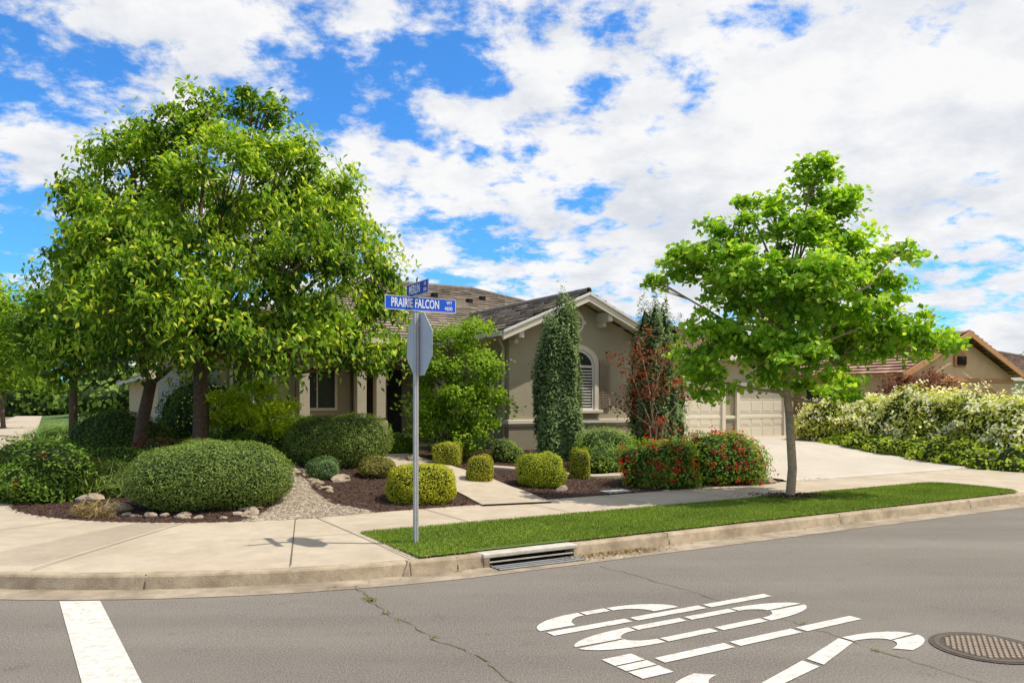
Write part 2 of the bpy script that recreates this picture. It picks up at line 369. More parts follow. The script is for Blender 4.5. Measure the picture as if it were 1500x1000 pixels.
# P
bar(.12,2.75,-2.56,.11,3); bar(.72,1.05,-2.19,.10,1)
arcb(.72,-2.45,.60,.31,PI*.5,PI*1.0,.36,.10); arcb(1.05,-2.45,.60,.31,0.0,PI*.5,.30,.10)
# O
bar(.82,2.03,-2.785,.10,2); bar(.82,2.03,-3.155,.10,2)
arcb(.82,-2.97,.70,.235,PI*.5,PI*.97,.46,.10); arcb(.82,-2.97,.70,.235,PI*1.03,PI*1.5,.46,.10)
arcb(2.03,-2.97,.70,.235,PI*.03,PI*.5,.46,.10); arcb(2.03,-2.97,.70,.235,-PI*.5,-PI*.03,.46,.10)
# T
bar(.45,2.78,-3.52,.12,3)
for s,t in((-3.76,-3.60),(-3.58,-3.47),(-3.45,-3.29)): poly([(.12,s),(.40,s),(.40,t),(.12,t)])
# S
arcb(.72,-4.09,.6,.25,PI*.62,PI*.98,.32,.11); arcb(.72,-4.09,.6,.25,PI*1.02,PI*1.5,.32,.11)
arcb(2.13,-4.09,.6,.25,PI*.02,PI*.5,.32,.11); arcb(2.13,-4.09,.6,.25,-PI*.40,-PI*.02,.32,.11)
poly([(.76,-4.34),(.76,-4.23),(1.38,-4.06),(1.38,-4.21)]); poly([(1.44,-4.20),(1.44,-4.05),(2.09,-3.84),(2.09,-3.97)])
# manhole
mh=empty('manhole_cover'); mx,my=3.69,6.1
def disc(name,r,z,m,n=40,r0=0):
    if r0==0: return addmesh(name,[(mx+r*math.cos(t),my+r*math.sin(t),z) for t in np.linspace(0,2*PI,n,endpoint=False)],[tuple(range(n))],m,mh)
    v=[(mx+q*math.cos(t),my+q*math.sin(t),z) for q in(r,r0) for t in np.linspace(0,2*PI,n,endpoint=False)]
    return addmesh(name,v,[(i,(i+1)%n,n+(i+1)%n,n+i) for i in range(n)],m,mh)
M['mhd']=mat('manhole_recess',(.11,.085,.06),(.07,.055,.04),scale=25,rough=1)
disc('frame_ring',.40,.007,M['mhd'],r0=.365); disc('rim',.365,.010,M['iron'],r0=.325); disc('lid',.325,.008,M['mhd'])
v=[];f=[]
for i in range(-7,8):
    for j in range(-7,8):
        X=i*.043+(.02 if j%2 else 0);Y=j*.043
        if math.hypot(X,Y)<.30:
            o=len(v); s=.0155
            v+=[(mx+X-s,my+Y-s,.009),(mx+X+s,my+Y-s,.009),(mx+X+s,my+Y+s,.009),(mx+X-s,my+Y+s,.009)]+[(mx+X-s*.8,my+Y-s*.8,.016),(mx+X+s*.8,my+Y-s*.8,.016),(mx+X+s*.8,my+Y+s*.8,.016),(mx+X-s*.8,my+Y+s*.8,.016)]
            f+=[tuple(o+k for k in q) for q in BOXF[1:]]
addmesh('studs',v,f,mat('worn_iron',(.36,.28,.20),(.26,.20,.14),scale=20,rough=.6),mh)
# storm drain inlet (low, flush with the kerb)
M['inlet']=mat('inlet_concrete',(.58,.53,.45),(.44,.40,.33),scale=9,rough=.9,bump=.2,c3=(.31,.25,.18),scale3=3,f3=.6)
sd=empty('storm_drain_inlet')
box('slab',.92,2.24,-.005,.26,.105,.156,M['inlet'],sd,.012)
box('back',1.0,2.2,.18,.22,.0,.104,M['dark'],sd)
box('side',.93,1.0,-.004,.2,.0,.104,M['kerb'],sd); box('side',2.19,2.235,-.004,.2,.0,.104,M['kerb'],sd)
box('pit_panel',1.0,2.19,-.24,.18,.006,.012,M['dark'],sd)  # flat panel coloured dark for the unlit opening below the bars
for k,b in enumerate((-.235,-.15,-.065)): box('grate_bar',1.0,2.19,b,b+.018,.012,.022,M['galv'],sd)
box('guard_bar',.98,2.20,.0,.012,.05,.064,M['inlet'],sd)
# ---------------------------------------------------------------- terrain of the lot
GP=[AB(*p) for p in[(-5.6,18.2),(-4.45,16.5),(-3.65,14.3),(-3.1,13.4),(-2.3,12.65),(-2.2,12.3),(-3.75,11.0),(-4.1,11.0),(-3.85,12.1),(-3.95,13.1),(-4.6,15.2),(-5.7,17.2)]]
def inpoly(a,b,P):
    r=np.zeros(np.shape(a),bool); n=len(P)
    for i in range(n):
        x0,y0=P[i];x1,y1=P[(i+1)%n]
        if y0==y1: continue
        c=((y0>b)!=(y1>b))&(a<(x1-x0)*(b-y0)/(y1-y0)+x0); r^=c
    return r
A_=np.concatenate([np.arange(-5.2,20,.1),np.arange(20,60,1.0),np.arange(60,200,10)])
B_=np.concatenate([np.arange(2.6,14,.1),np.arange(14,60,1.0),np.arange(60,220,10)])
aa,bb=np.meshgrid(A_,B_); na,nb=len(A_),len(B_)
zz=hab(aa,bb); X=-1.12+.86*aa-.51*bb; Y=8.57+.51*aa+.86*bb
g=inpoly(aa+.05*np.sin(bb*9),bb+.05*np.sin(aa*8),GP)
cols=np.zeros((nb,na,3)); cols[:]=(.062,.033,.022)
cols[g]=(.25,.195,.135)
far=(aa>21.0)|(bb>30); cols[far]=(.08,.13,.025)
V=np.stack([X,Y,zz],-1).reshape(-1,3); i=np.arange((nb-1)*na).reshape(nb-1,na)[:,:-1].ravel()
addmesh('garden_soil',V,np.stack([i,i+1,i+na+1,i+na],1),M['terrain'],None,cols.reshape(-1,3),smooth=True)
def scatter(n,a0,a1,b0,b1): return rng.uniform(a0,a1,n),rng.uniform(b0,b1,n)
a,b=scatter(60000,-4,12,3.6,12); k=(dlot(a,b)>-.03*rng.uniform(size=60000)**3*4)&~inpoly(a,b,GP); a,b=a[k],b[k]; n=len(a)
P=np.stack([-1.12+.86*a-.51*b,8.57+.51*a+.86*b,np.maximum(hab(a,b),.17)+rng.uniform(.002,.022,n)],1)
cc=lerpc((.035,.018,.012),(.15,.08,.05),rng.uniform(0,1,n)**1.5)
v=leafv(P,np.array([[0,0,1]])+rvec(n)*.5,.055*rng.uniform(.5,1.3,n),.022*rng.uniform(.5,1.3,n))
addmesh('mulch',v,quadf(n),M['chip'],None,np.repeat(cc,4,axis=0))
mr_=rng.normal(size=(700,2))*.22; P=np.concatenate([np.array([[5.1,14.45]])+mr_*np.array([[1.5,.9]]),np.full((700,1),.20)+rng.uniform(0,.02,(700,1))],1)
addmesh('tree_mulch',leafv(P,np.array([[0,0,1]])+rvec(700)*.5,.06,.03),quadf(700),M['chip'],None,np.repeat(lerpc((.04,.022,.014),(.17,.10,.06),rng.uniform(0,1,700)),4,axis=0))
def stones(name,a,b,r0,r1,c0,c1):
    n=len(a); base=[(0,0,1),(1,0,.1),(.3,.95,.15),(-.8,.6,.1),(-.8,-.6,.12),(.3,-.95,.1)]
    base=np.array(base); s=rng.uniform(r0,r1,n)
    th=rng.uniform(0,6.28,n); sc=rng.uniform(.6,1.2,(n,1,3))*np.array([[[1,1,.6]]])
    Q=base[None]*sc*(1+rng.normal(size=(n,6,3))*.1); 
    ca,sa=np.cos(th)[:,None],np.sin(th)[:,None]; Q=np.stack([Q[...,0]*ca-Q[...,1]*sa,Q[...,0]*sa+Q[...,1]*ca,Q[...,2]],-1)*s[:,None,None]
    Q[...,0]+=(-1.12+.86*a-.51*b)[:,None]; Q[...,1]+=(8.57+.51*a+.86*b)[:,None]; Q[...,2]+=hab(a,b)[:,None]-.004
    F=np.array([[0,1,2],[0,2,3],[0,3,4],[0,4,5],[0,5,1]])[None]+np.arange(n)[:,None,None]*6
    c=np.repeat(lerpc(c0,c1,rng.uniform(0,1,n)),6,axis=0)
    return addmesh(name,Q.reshape(-1,3),F.reshape(-1,3),M['chip'],None,c)
ga=np.array(GP); a,b=scatter(14000,ga[:,0].min(),ga[:,0].max(),ga[:,1].min(),ga[:,1].max()); k=inpoly(a,b,GP)&(dlot(a,b)>0)
stones('gravel',a[k],b[k],.013,.036,(.12,.095,.07),(.46,.38,.28))
box('utility_lid',5.85,6.4,4.02,4.32,.16,.198,M['galv'],None,.01)
# ---------------------------------------------------------------- paths / driveway draped
def drape(name,pts,w,m,dz=.03,n=14):
    pts=[Vector(p) for p in pts]; P=[]
    for i in range(len(pts)-1):
        p0=pts[max(i-1,0)];p1=pts[i];p2=pts[i+1];p3=pts[min(i+2,len(pts)-1)]
        for k in range(n):
            t=k/n; P.append(.5*((2*p1)+(p2-p0)*t+(2*p0-5*p1+4*p2-p3)*t*t+(3*p1-p0-3*p2+p3)*t**3))
    P.append(pts[-1]); v=[];f=[]
    for i,p in enumerate(P):
        d=(P[min(i+1,len(P)-1)]-P[max(i-1,0)]).normalized(); nn=Vector((-d.y,d.x))
        zs=max(hxy(p.x+nn.x*s*w,p.y+nn.y*s*w) for s in(-.5,-.25,0,.25,.5))
        for s,dd in((-.5,-.15),(-.5,dz),(0,dz),(.5,dz),(.5,-.15)): v.append((p.x+nn.x*w*s,p.y+nn.y*w*s,max(zs,.168)+dd))
        if i:
            for j in range(4): f.append(((i-1)*5+j,(i-1)*5+j+1,i*5+j+1,i*5+j))
    return addmesh(name,v,f,m)
drape('front_walk',[(.1,13.4),(-.45,14.9),(-1.25,16.3),(-2.2,17.5),(-3.2,19.2),(-4.3,22),(-4.9,25.5)],1.25,M['concrete'],.03)
drape('garden_path',[(-.7,17.6),(.6,17.4),(1.9,17.2),(3.0,17.9),(4.2,18.6),(6.3,19.2)],.5,M['concrete'],.03)
v=[];f=[];aL=np.linspace(0,1,20);bL=np.concatenate([[3.80],np.linspace(3.95,13.05,24)])
for b in bL:
    t=(b-3.8)/9.2; l=10.6+.6*t; r=18.9+3.1*min(t*1.6,1)
    for s in aL: 
        a=l+(r-l)*s; v.append(W(a,b,.170 if b<3.9 else float(np.maximum(hab(a,b),.172))+.04))
f=[(i*20+j,i*20+j+1,(i+1)*20+j+1,(i+1)*20+j) for i in range(len(bL)-1) for j in range(19)]
addmesh('driveway',v,f,M['drive'])
# ---------------------------------------------------------------- parkway lawn
def lawn(name,a0,a1,b0,b1,n,z=.172):
    e=empty(name)
    pts=[(a0,b0),(a1-.5,b0),(a1-.15,b0+.3),(a1,b0+.9),(a1,b1-.35),(a1-.2,b1),(a0,b1)]
    addmesh('turf',[W(p[0],p[1],z) for p in pts],[tuple(range(7))],M['turf'],e)
    a=rng.uniform(a0-.03,a1,n);b=rng.uniform(b0-.03,b1+.05,n);k=inpoly(a,b,[(p[0]-(.03 if p[0]==a0 else 0),p[1]+(-.03*1 if p[1]<1 else .04)) for p in pts])&~((a>.86)&(a<2.30)&(b<.28));a,b=a[k],b[k];m=len(a)
    P=np.stack([-1.12+.86*a-.51*b,8.57+.51*a+.86*b,np.full(m,z+.010)],1)
    T=rvec(m)*.6+np.array([[0,0,1]]); Nn=rvec(m)
    tn=.5+.5*np.sin(a*2.1+np.sin(b*3))*np.sin(b*2.7+a)
    cc=lerpc((.085,.15,.014),(.27,.38,.045),np.clip(rng.uniform(0,1,m)*.65+.35*tn,0,1))
    dry=rng.uniform(size=m)<.07; cc[dry]=(.36,.32,.12)
    v=leafv(P,Nn,.047*rng.uniform(.6,1.3,m),.010,T=T)
    addmesh('blades',v,quadf(m),M['leafm'],e,np.repeat(cc,4,axis=0)); return e
M['turf']=mat('turf',(.12,.17,.022),(.07,.11,.016),scale=12,rough=1,bump=.6,bscale=70)
lawn('lawn_strip',.2,13.3,.17,2.1,100000)
lawn('lawn_strip',19.6,34,.17,2.1,15000)
# ---------------------------------------------------------------- roofs
def roofslope(E0,E1,R0,R1,c0,c1,parent,course=.32,tw=.30):
    E0,E1,R0,R1=[np.array(W(*p)) for p in(E0,E1,R0,R1)]
    nrm=np.cross(E1-E0,(R0+R1)/2-E0); nrm/=np.linalg.norm(nrm); nrm*= 1 if nrm[2]>0 else -1
    H=np.linalg.norm((R0+R1)/2-(E0+E1)/2); n=max(2,int(H/course)); V=[];F=[];C=[]
    for i in range(n):
        t0,t1=i/n,(i+1)/n
        L0,L1=E0+(R0-E0)*t0,E0+(R0-E0)*t1; Q0,Q1=E1+(R1-E1)*t0,E1+(R1-E1)*t1
        m=max(1,int(np.linalg.norm(Q0-L0)/tw)); s=np.linspace(0,1,m+1); 
        if m>2: s[1:-1]+=(.25/m)*(1 if i%2 else -1)
        for j in range(m):
            h=.06+random.uniform(-.010,.010)
            p0=L0+(Q0-L0)*s[j];p1=L0+(Q0-L0)*s[j+1]; q0=L1+(Q1-L1)*s[j];q1=L1+(Q1-L1)*s[j+1]
            o=len(V); V+=[p0,p1,p0+nrm*h,p1+nrm*h,q1+nrm*.008,q0+nrm*.008]; F+=[(o,o+1,o+3,o+2),(o+2,o+3,o+4,o+5)]
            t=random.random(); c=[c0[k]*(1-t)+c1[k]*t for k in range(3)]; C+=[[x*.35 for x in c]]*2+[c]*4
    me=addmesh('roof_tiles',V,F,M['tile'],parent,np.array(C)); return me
def hip(parent,a0,a1,b0,b1,ze,sl,c0,c1):
    w=min(b1-b0,a1-a0)/2
    zr=ze+sl*w; wide=b1-b0<=a1-a0
    if wide: r0=(a0+w,b0+w,zr);r1=(a1-w,b0+w,zr)
    else: r0=(a0+w,b0+w,zr);r1=(a0+w,b1-w,zr)
    if wide:
        roofslope((a0,b0,ze),(a1,b0,ze),r0,r1,c0,c1,parent); roofslope((a1,b1,ze),(a0,b1,ze),r1,r0,c0,c1,parent)
        roofslope((a1,b0,ze),(a1,b1,ze),r1,r1,c0,c1,parent); roofslope((a0,b1,ze),(a0,b0,ze),r0,r0,c0,c1,parent)
    else:
        roofslope((a0,b0,ze),(a1,b0,ze),r0,r0,c0,c1,parent); roofslope((a1,b1,ze),(a0,b1,ze),r1,r1,c0,c1,parent)
        roofslope((a1,b0,ze),(a1,b1,ze),r0,r1,c0,c1,parent); roofslope((a0,b1,ze),(a0,b0,ze),r1,r0,c0,c1,parent)
    parts=[]
    for p,q in [(r0,r1),((a0,b0,ze),r0),((a1,b0,ze),r1 if wide else r0),((a0,b1,ze),r0 if wide else r1),((a1,b1,ze),r1)]:
        p_=Vector(W(*p));q_=Vector(W(*q)); 
        if (p_-q_).length>.3: parts.append(tube([p_+Vector((0,0,.04)),q_+Vector((0,0,.04))],[.09,.09],8))
    V,F=joinvf(parts); addmesh('ridge_caps',V,F,M['ridge'],parent)
    for (x0,x1,y0,y1) in((a0,a1,b0-.02,b0+.06),(a0,a1,b1-.06,b1+.02),(a0-.02,a0+.06,b0+.061,b1-.061),(a1-.06,a1+.02,b0+.061,b1-.061)):
        box('fascia',x0,x1,y0,y1,ze-.17,ze+.005,M['trim'],parent)
    box('soffit',a0+.06,a1-.06,b0+.06,b1-.06,ze-.10,ze-.06,M['trim'],parent)
M['ridge']=mat('ridge_tile',(.27,.225,.175),(.18,.145,.115),scale=6,rough=.9)
TC=((.19,.155,.12),(.42,.345,.265))
# ---------------------------------------------------------------- HOUSE
H=empty('stucco_house'); zg=.45; ze=3.83
ZB=1.37
def wall(a0,a1,b0,b1,z1=3.75,trim=True):
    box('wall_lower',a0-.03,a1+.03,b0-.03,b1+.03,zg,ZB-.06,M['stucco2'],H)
    box('wall',a0,a1,b0,b1,ZB-.06+.002,z1,M['stucco'],H)
    if trim: box('belt_course',a0-.09,a1+.09,b0-.09,b1+.09,ZB-.055,ZB+.065,M['trim'],H,.015); box('belt_lip',a0-.06,a1+.06,b0-.06,b1+.06,ZB-.12,ZB-.0555,M['stucco'],H)
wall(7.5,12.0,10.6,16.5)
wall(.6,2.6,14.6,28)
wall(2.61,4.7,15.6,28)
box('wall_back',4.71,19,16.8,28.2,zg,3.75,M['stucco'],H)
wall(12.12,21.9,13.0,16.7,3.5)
gz=5.02; ga_=9.75; hw=2.78
sl=(gz-ze)/hw
prism('gable_wall',[(7.5,3.751),(12.0,3.751),(12.0,ze+.02),(ga_,gz-.14),(7.5,ze+.02)],10.602,10.8,M['stucco'],H)
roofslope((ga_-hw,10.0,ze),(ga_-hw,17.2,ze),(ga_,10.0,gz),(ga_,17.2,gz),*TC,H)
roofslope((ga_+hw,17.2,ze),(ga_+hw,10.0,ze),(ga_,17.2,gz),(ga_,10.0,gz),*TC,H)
V,F=tube([W(ga_,9.98,gz+.05),W(ga_,17.2,gz+.05)],[.09,.09],8); addmesh('ridge_caps',V,F,M['ridge'],H)
for s in(-1,1):
    e_=ga_+s*(hw+.02)
    prism('rake_board',[(e_,ze-.26),(e_,ze-.01),(ga_+s*.002,gz-.012),(ga_+s*.002,gz-.262)],9.96,10.03,M['trim'],H)
    prism('rake_soffit',[(e_,ze-.12),(e_,ze-.05),(ga_+s*.002,gz-.05),(ga_+s*.002,gz-.12)],10.032,10.60,M['trim'],H)
    prism('rake_trim',[(e_,ze-.075),(e_,ze+.0),(ga_+s*.002,gz-.002),(ga_+s*.002,gz-.077)],9.92,9.958,M['white'],H)
    for f_ in(.34,.93): 
        ax=ga_+s*hw*f_*.85; zc=gz-sl*hw*f_*.85-.13
        box('corbel',ax-.08,ax+.08,10.02,10.62,zc-.30,zc-.02,M['trim'],H,.02); box('corbel_foot',ax-.06,ax+.06,10.30,10.62,zc-.44,zc-.305,M['trim'],H,.02)
    box('gutter',ga_+s*(hw+.0)-.07,ga_+s*(hw+.0)+.07,10.04,14.3,ze-.15,ze-.02,M['trim'],H)
    a0,a1=sorted((ga_+s*2.25,ga_+s*(hw-.07))); box('eave_soffit',a0,a1,10.62,14.3,ze-.17,ze-.13,M['trim'],H)
cv=(9.62,4.22)
circ=lambda r,n=32:[(cv[0]+r*math.cos(t),cv[1]+r*math.sin(t)) for t in np.linspace(0,2*PI,n,endpoint=False)]
ringprism('vent_ring',circ(.36),circ(.28),10.53,10.605,M['trim'],H); prism('vent_back',circ(.285),10.585,10.601,M['shutter'],H)
for k in range(-2,3): 
    w=math.sqrt(.27**2-(k*.1)**2); box('vent_slat',cv[0]-w,cv[0]+w,10.55,10.58,cv[1]+k*.1-.02,cv[1]+k*.1+.02,M['trim'],H)
for s in(0,1,2,3):
    t=s*PI/2; box('vent_key',cv[0]+.37*math.cos(t)-.05,cv[0]+.37*math.cos(t)+.05,10.52,10.606,cv[1]+.37*math.sin(t)-.05,cv[1]+.37*math.sin(t)+.05,M['trim'],H)
def archpts(c,w,z0,z1,rise,n=14):
    p=[(c-w,z0)]; 
    for k in range(n+1):
        t=PI-PI*k/n; p.append((c+w*math.cos(t),z1-rise+rise*math.sin(t)))
    return p+[(c+w,z0)]
c0=9.65
ringprism('window_surround',archpts(c0,.84,1.70,3.60,.55),archpts(c0,.70,1.70,3.47,.5),10.52,10.6015,M['trim'],H,closed=False)
ringprism('window_frame',archpts(c0,.70,1.70,3.47,.5),archpts(c0,.63,1.76,3.40,.46),10.55,10.6005,M['white'],H)
prism('window_glass',archpts(c0,.635,1.755,3.405,.46),10.58,10.6003,M['glass'],H)
box('mullion',c0-.035,c0+.035,10.56,10.579,1.76,3.38,M['white'],H); box('transom',c0-.62,c0+.62,10.555,10.5785,2.92,2.99,M['white'],H)
for k in range(13): box('blind_slat',c0-.62,c0+.62,10.570,10.5785,1.80+k*.085,1.835+k*.085,M['white'],H)
box('sill',c0-.95,c0+.95,10.44,10.6,1.60,1.70,M['trim'],H,.015)
def shutter(a0,a1,b,z0,z1,side=False):
    B=(lambda n,a0,a1,d0,d1,z0,z1,m: box(n,b+d0 if side else a0,b+d1 if side else a1,a0 if side else b+d0,a1 if side else b+d1,z0,z1,m,H))
    B('shutter',a0,a1,-.045,-.001,z0,z1,M['shutter'])
    nz=int((z1-z0)/.07)
    for k in range(nz): 
        zz=z0+.06+k*.07
        if zz<z1-.06: B('louvre',a0+.05,a1-.05,-.065,-.0455,zz,zz+.028,M['shutter'])
shutter(c0+.90,c0+1.30,10.6,1.72,3.15); shutter(c0-1.30,c0-.90,10.6,1.72,3.15)
box('side_window_glass',7.485,7.4995,11.6,12.5,1.75,3.3,M['glass'],H)
for (b0,b1,z0,z1) in((11.52,11.6,1.67,3.38),(12.5,12.58,1.67,3.38),(11.6,12.5,1.67,1.75),(11.6,12.5,3.3,3.38),(11.6,12.5,2.48,2.53)): box('side_window_frame',7.44,7.4992,b0,b1,z0,z1,M['trim'],H)
shutter(11.1,11.5,7.5,1.7,3.35,True); shutter(12.6,13.0,7.5,1.7,3.35,True)
V,F=tube([W(7.1,10.5,3.68),W(7.2,10.62,3.62),W(7.44,10.8,3.4),W(7.44,10.8,.6)],[.035]*4,8); addmesh('downspout',V,F,M['trim'],H,smooth=True)
for a in(2.75,4.45,5.05,7.05): 
    box('porch_column',a,a+.30,14.25,14.55,ZB+.07,3.2,M['col'],H,.02); box('column_base',a-.05,a+.35,14.2,14.6,zg,ZB,M['col'],H,.02)
    box('column_capital',a-.05,a+.35,14.19,14.6,3.08,3.199,M['trim'],H,.02)
box('porch_beam',2.62,7.48,14.26,14.54,3.2,3.76,M['stucco'],H); box('porch_floor',2.62,7.48,13.6,16.8,.5,.62,M['concrete'],H)
box('door',5.3,6.25,16.74,16.79,.62,3.0,M['door'],H); 
for z0,z1 in((.8,1.5),(1.62,2.2),(2.3,2.85)):
    for a in(5.4,5.83): box('door_panel',a,a+.32,16.72,16.739,z0,z1,M['door'],H,.01)
box('door_frame',5.2,5.3,16.7,16.79,.62,3.1,M['trim'],H); box('door_frame',6.25,6.35,16.7,16.79,.62,3.1,M['trim'],H)
box('sidelight',6.4,6.9,16.75,16.79,.9,3.0,M['glass'],H)
for a,b in((1.0,14.6),(3.1,15.6)):
    box('window_glass',a,a+1.1,b-.04,b-.002,1.75,3.0,M['glass'],H); 
    for q in((a-.08,a,1.67,3.08),(a+1.1,a+1.18,1.67,3.08),(a,a+1.1,1.67,1.75),(a,a+1.1,3.0,3.08),(a+.53,a+.57,1.75,3.0)): box('window_frame',q[0],q[1],b-.07,b-.0025,q[2],q[3],M['trim'],H)
def gdoor(a0,a1,nc):
    box('garage_door',a0,a1,12.93,12.96,.55,2.5,M['gdoor'],H)
    for r in range(4):
        for k in range(nc):
            w=(a1-a0)/nc; z0=.55+r*.4875
            box('panel',a0+k*w+.07,a0+(k+1)*w-.07,12.921,12.929,z0+.07,z0+.42,M['gdoor'],H,.004)
        box('seam',a0,a1,12.925,12.9295,.55+r*.4875-.004,.55+r*.4875+.004,M['groove'],H)
    for q in((a0-.16,a0,.55,2.66),(a1,a1+.16,.55,2.66),(a0,a1,2.5,2.66)): box('door_trim',q[0],q[1],12.86,12.968,q[2],q[3],M['trim'],H)
gdoor(13.5,17.9,8); gdoor(18.8,21.2,4)
box('lamp',18.28,18.42,12.82,12.97,2.2,2.55,M['dark'],H,.02)
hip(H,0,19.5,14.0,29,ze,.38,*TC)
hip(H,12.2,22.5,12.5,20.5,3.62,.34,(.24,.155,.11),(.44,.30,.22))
for a,b,z in((10.6,19.0,5.72),(11.5,19.6,5.95),(9.3,19.4,5.9)): box('roof_vent',a,a+.22,b,b+.25,z-.1,z+.22,M['dark'],H,.03)
# ---------------------------------------------------------------- NEIGHBOURS
Nn_=empty('peach_stucco_house'); TR=((.32,.165,.11),(.56,.35,.24))
box('wall',22.95,30.4,9.2,23,.3,3.0,M['peach'],Nn_)
prism('gable_wall',[(22.95,3.001),(30.4,3.001),(26.7,4.5)],9.202,9.5,M['peach'],Nn_)
roofslope((22.5,8.8,2.95),(22.5,23.4,2.95),(26.7,8.8,4.66),(26.7,23.4,4.66),*TR,Nn_)
roofslope((30.9,23.4,2.95),(30.9,8.8,2.95),(26.7,23.4,4.66),(26.7,8.8,4.66),*TR,Nn_)
for s in(-1,1):
    e_=26.7+s*4.22
    prism('rake_board',[(e_,2.72),(e_,2.94),(26.7,4.63),(26.7,4.41)],8.74,8.8,M['ochre'],Nn_)
prism('gable_vent',[(26.3,3.3),(27.1,3.3),(27.1,3.7),(26.7,3.95),(26.3,3.7)],9.12,9.2,M['ochre'],Nn_)
box('gable_vent_hole',26.42,26.98,9.08,9.119,3.35,3.68,M['dark'],Nn_)
for ca in(25.0,28.6):
    prism('arch_opening',archpts(ca,1.1,.4,2.5,.6),9.15,9.2,M['ochre'],Nn_); prism('arch_door',archpts(ca,.95,.4,2.35,.5),9.12,9.149,M['shutter'],Nn_)
box('band',22.9,30.45,9.14,9.2,2.72,2.86,M['ochre'],Nn_)
for b in(12,16): box('window',22.90,22.949,b,b+1.2,1.4,2.5,M['glass'],Nn_); box('window_trim',22.92,22.9495,b-.1,b+1.3,1.3,2.6,M['trim'],Nn_)
N2=empty('tile_roof_house'); box('wall',35,50,12,26,.3,3.1,M['trim'],N2); hip(N2,34.4,50.6,11.4,26.6,3.1,.30,(.20,.14,.10),(.36,.27,.20))
N3=empty('tile_roof_house'); box('wall',56,72,12,26,.3,3.1,M['peach'],N3); hip(N3,55.4,72.6,11.4,26.6,3.1,.30,(.20,.14,.10),(.36,.27,.20))
N4=empty('stucco_house'); box('wall',1.5,16,36,52,.3,3.3,M['peach'],N4); hip(N4,.8,16.6,35.4,52.6,3.3,.34,*TR)
fe=empty('wooden_fence')
for i in range(9): box('board',22.0+i*.105,22.1+i*.105,11.5,11.53,.5,2.1,M['wood'],fe)
box('rail',21.95,22.95,11.532,11.58,1.8,1.9,M['wood'],fe)
addmesh('far_verge',[W(-17.6,8,.1),W(-17.6,200,.1),W(-80,200,.1),W(-80,8,.1)],[(0,1,2,3)],M['turf'])
# ---------------------------------------------------------------- SIGN
sg=empty('street_sign_post'); PX,PY=-1.19,9.71; U=Vector((.86,.51,0)); Vv=Vector((-.51,.86,0)); Z=Vector((0,0,1))
def obox(name,c,hx,hy,hz,m,X=U,Y=Vv,bev=0,parent=sg):
    c=Vector(c); v=[c+X*sx*hx+Y*sy*hy+Z*sz*hz for sz in(-1,1) for sx,sy in((-1,-1),(1,-1),(1,1),(-1,1))]
    o=addmesh(name,v,BOXF,m,parent)
    if bev: md=o.modifiers.new('b','BEVEL'); md.width=bev; md.segments=2
    return o
obox('post',(PX,PY,1.62),.027,.027,1.48,M['galv'],bev=.004)
hv=[];hf=[]
for k in range(112):
    z=.2+k*.0254
    for D,T in((-Vv,U),(-U,Vv),(U,Vv),(Vv,U)):
        c=Vector((PX,PY,z))+D*.0276; o=len(hv)
        for t in range(6): hv.append(c+T*.0065*math.cos(t*PI/3)+Z*.0065*math.sin(t*PI/3))
        hf.append(tuple(range(o,o+6)))
addmesh('post_holes',hv,hf,M['dark'],sg)
oc=Vector((PX,PY,2.62))+U*.045; R=.38/math.cos(PI/8)
def octo(name,r,off,th,m):
    v=[oc+U*(off+s)+Vv*r*math.cos(PI/8+k*PI/4)+Z*r*math.sin(PI/8+k*PI/4) for s in(0,th) for k in range(8)]
    f=[tuple(range(8)),tuple(range(15,7,-1))]+[(k,(k+1)%8,8+(k+1)%8,8+k) for k in range(8)]
    addmesh(name,v,f,m,sg)
octo('sign_back',R,0,.004,M['alu']); octo('sign_border',R*.995,.0045,.001,M['signw']); octo('sign_face',R*.95,.006,.001,M['red'])
for z in(2.4,2.85): obox('bolt',(oc.x-.008*.86,oc.y-.008*.51,z),.006,.012,.012,M['galv'])
def text(s,loc,size,X,m=M['signw'],sx=.8,align='CENTER',off=.003):
    cu=bpy.data.curves.new('lettering','FONT'); cu.body=s; cu.size=size; cu.align_x=align; cu.align_y='CENTER'; cu.materials.append(m); cu.extrude=.0006; cu.offset=off
    o=bpy.data.objects.new('lettering',cu); link(o,sg); o.location=loc; o.rotation_euler=(PI/2,0,math.atan2(X.y,X.x)); o.scale=(sx,1,1)
text('STOP',oc+U*.009,.3,Vv)
c=Vector((PX+.02,PY,3.12))-Vv*.02+U*.04
obox('street_name_plate',c,.475,.003,.085,M['blue'],bev=0)
fc=c-Vv*.0045
for q in(-.082,.082): obox('plate_border',fc+Z*q,.475,.001,.003,M['signw'])
for q in(-.473,.473): obox('plate_border',fc+U*q,.003,.001,.079,M['signw'])
text('PRAIRIE FALCON',fc-U*.075-Vv*.001,.152,U,sx=.56); text('WY',fc+U*.385+Z*.036-Vv*.001,.06,U,off=.001); text('4600',fc+U*.375-Z*.036-Vv*.001,.068,U,off=.001)
obox('bracket',(PX,PY,3.215),.012,.05,.02,M['galv'])
c=Vector((PX+.02,PY,3.31)); X2=-Vv; Y2=U
obox('street_name_plate',c,.33,.003,.085,M['dblue'],X=X2,Y=Y2)
fc=c-U*.0045
for q in(-.082,.082): obox('plate_border',fc+Z*q,.33,.001,.003,M['signw'],X=X2,Y=Y2)
for q in(-.328,.328): obox('plate_border',fc+X2*q,.003,.001,.079,M['signw'],X=X2,Y=Y2)
text('MERLIN',fc-X2*.08-U*.001,.15,X2,sx=.66); text('DR',fc+X2*.24+Z*.036-U*.001,.06,X2,off=.001); text('1700',fc+X2*.23-Z*.036-U*.001,.06,X2,off=.001)
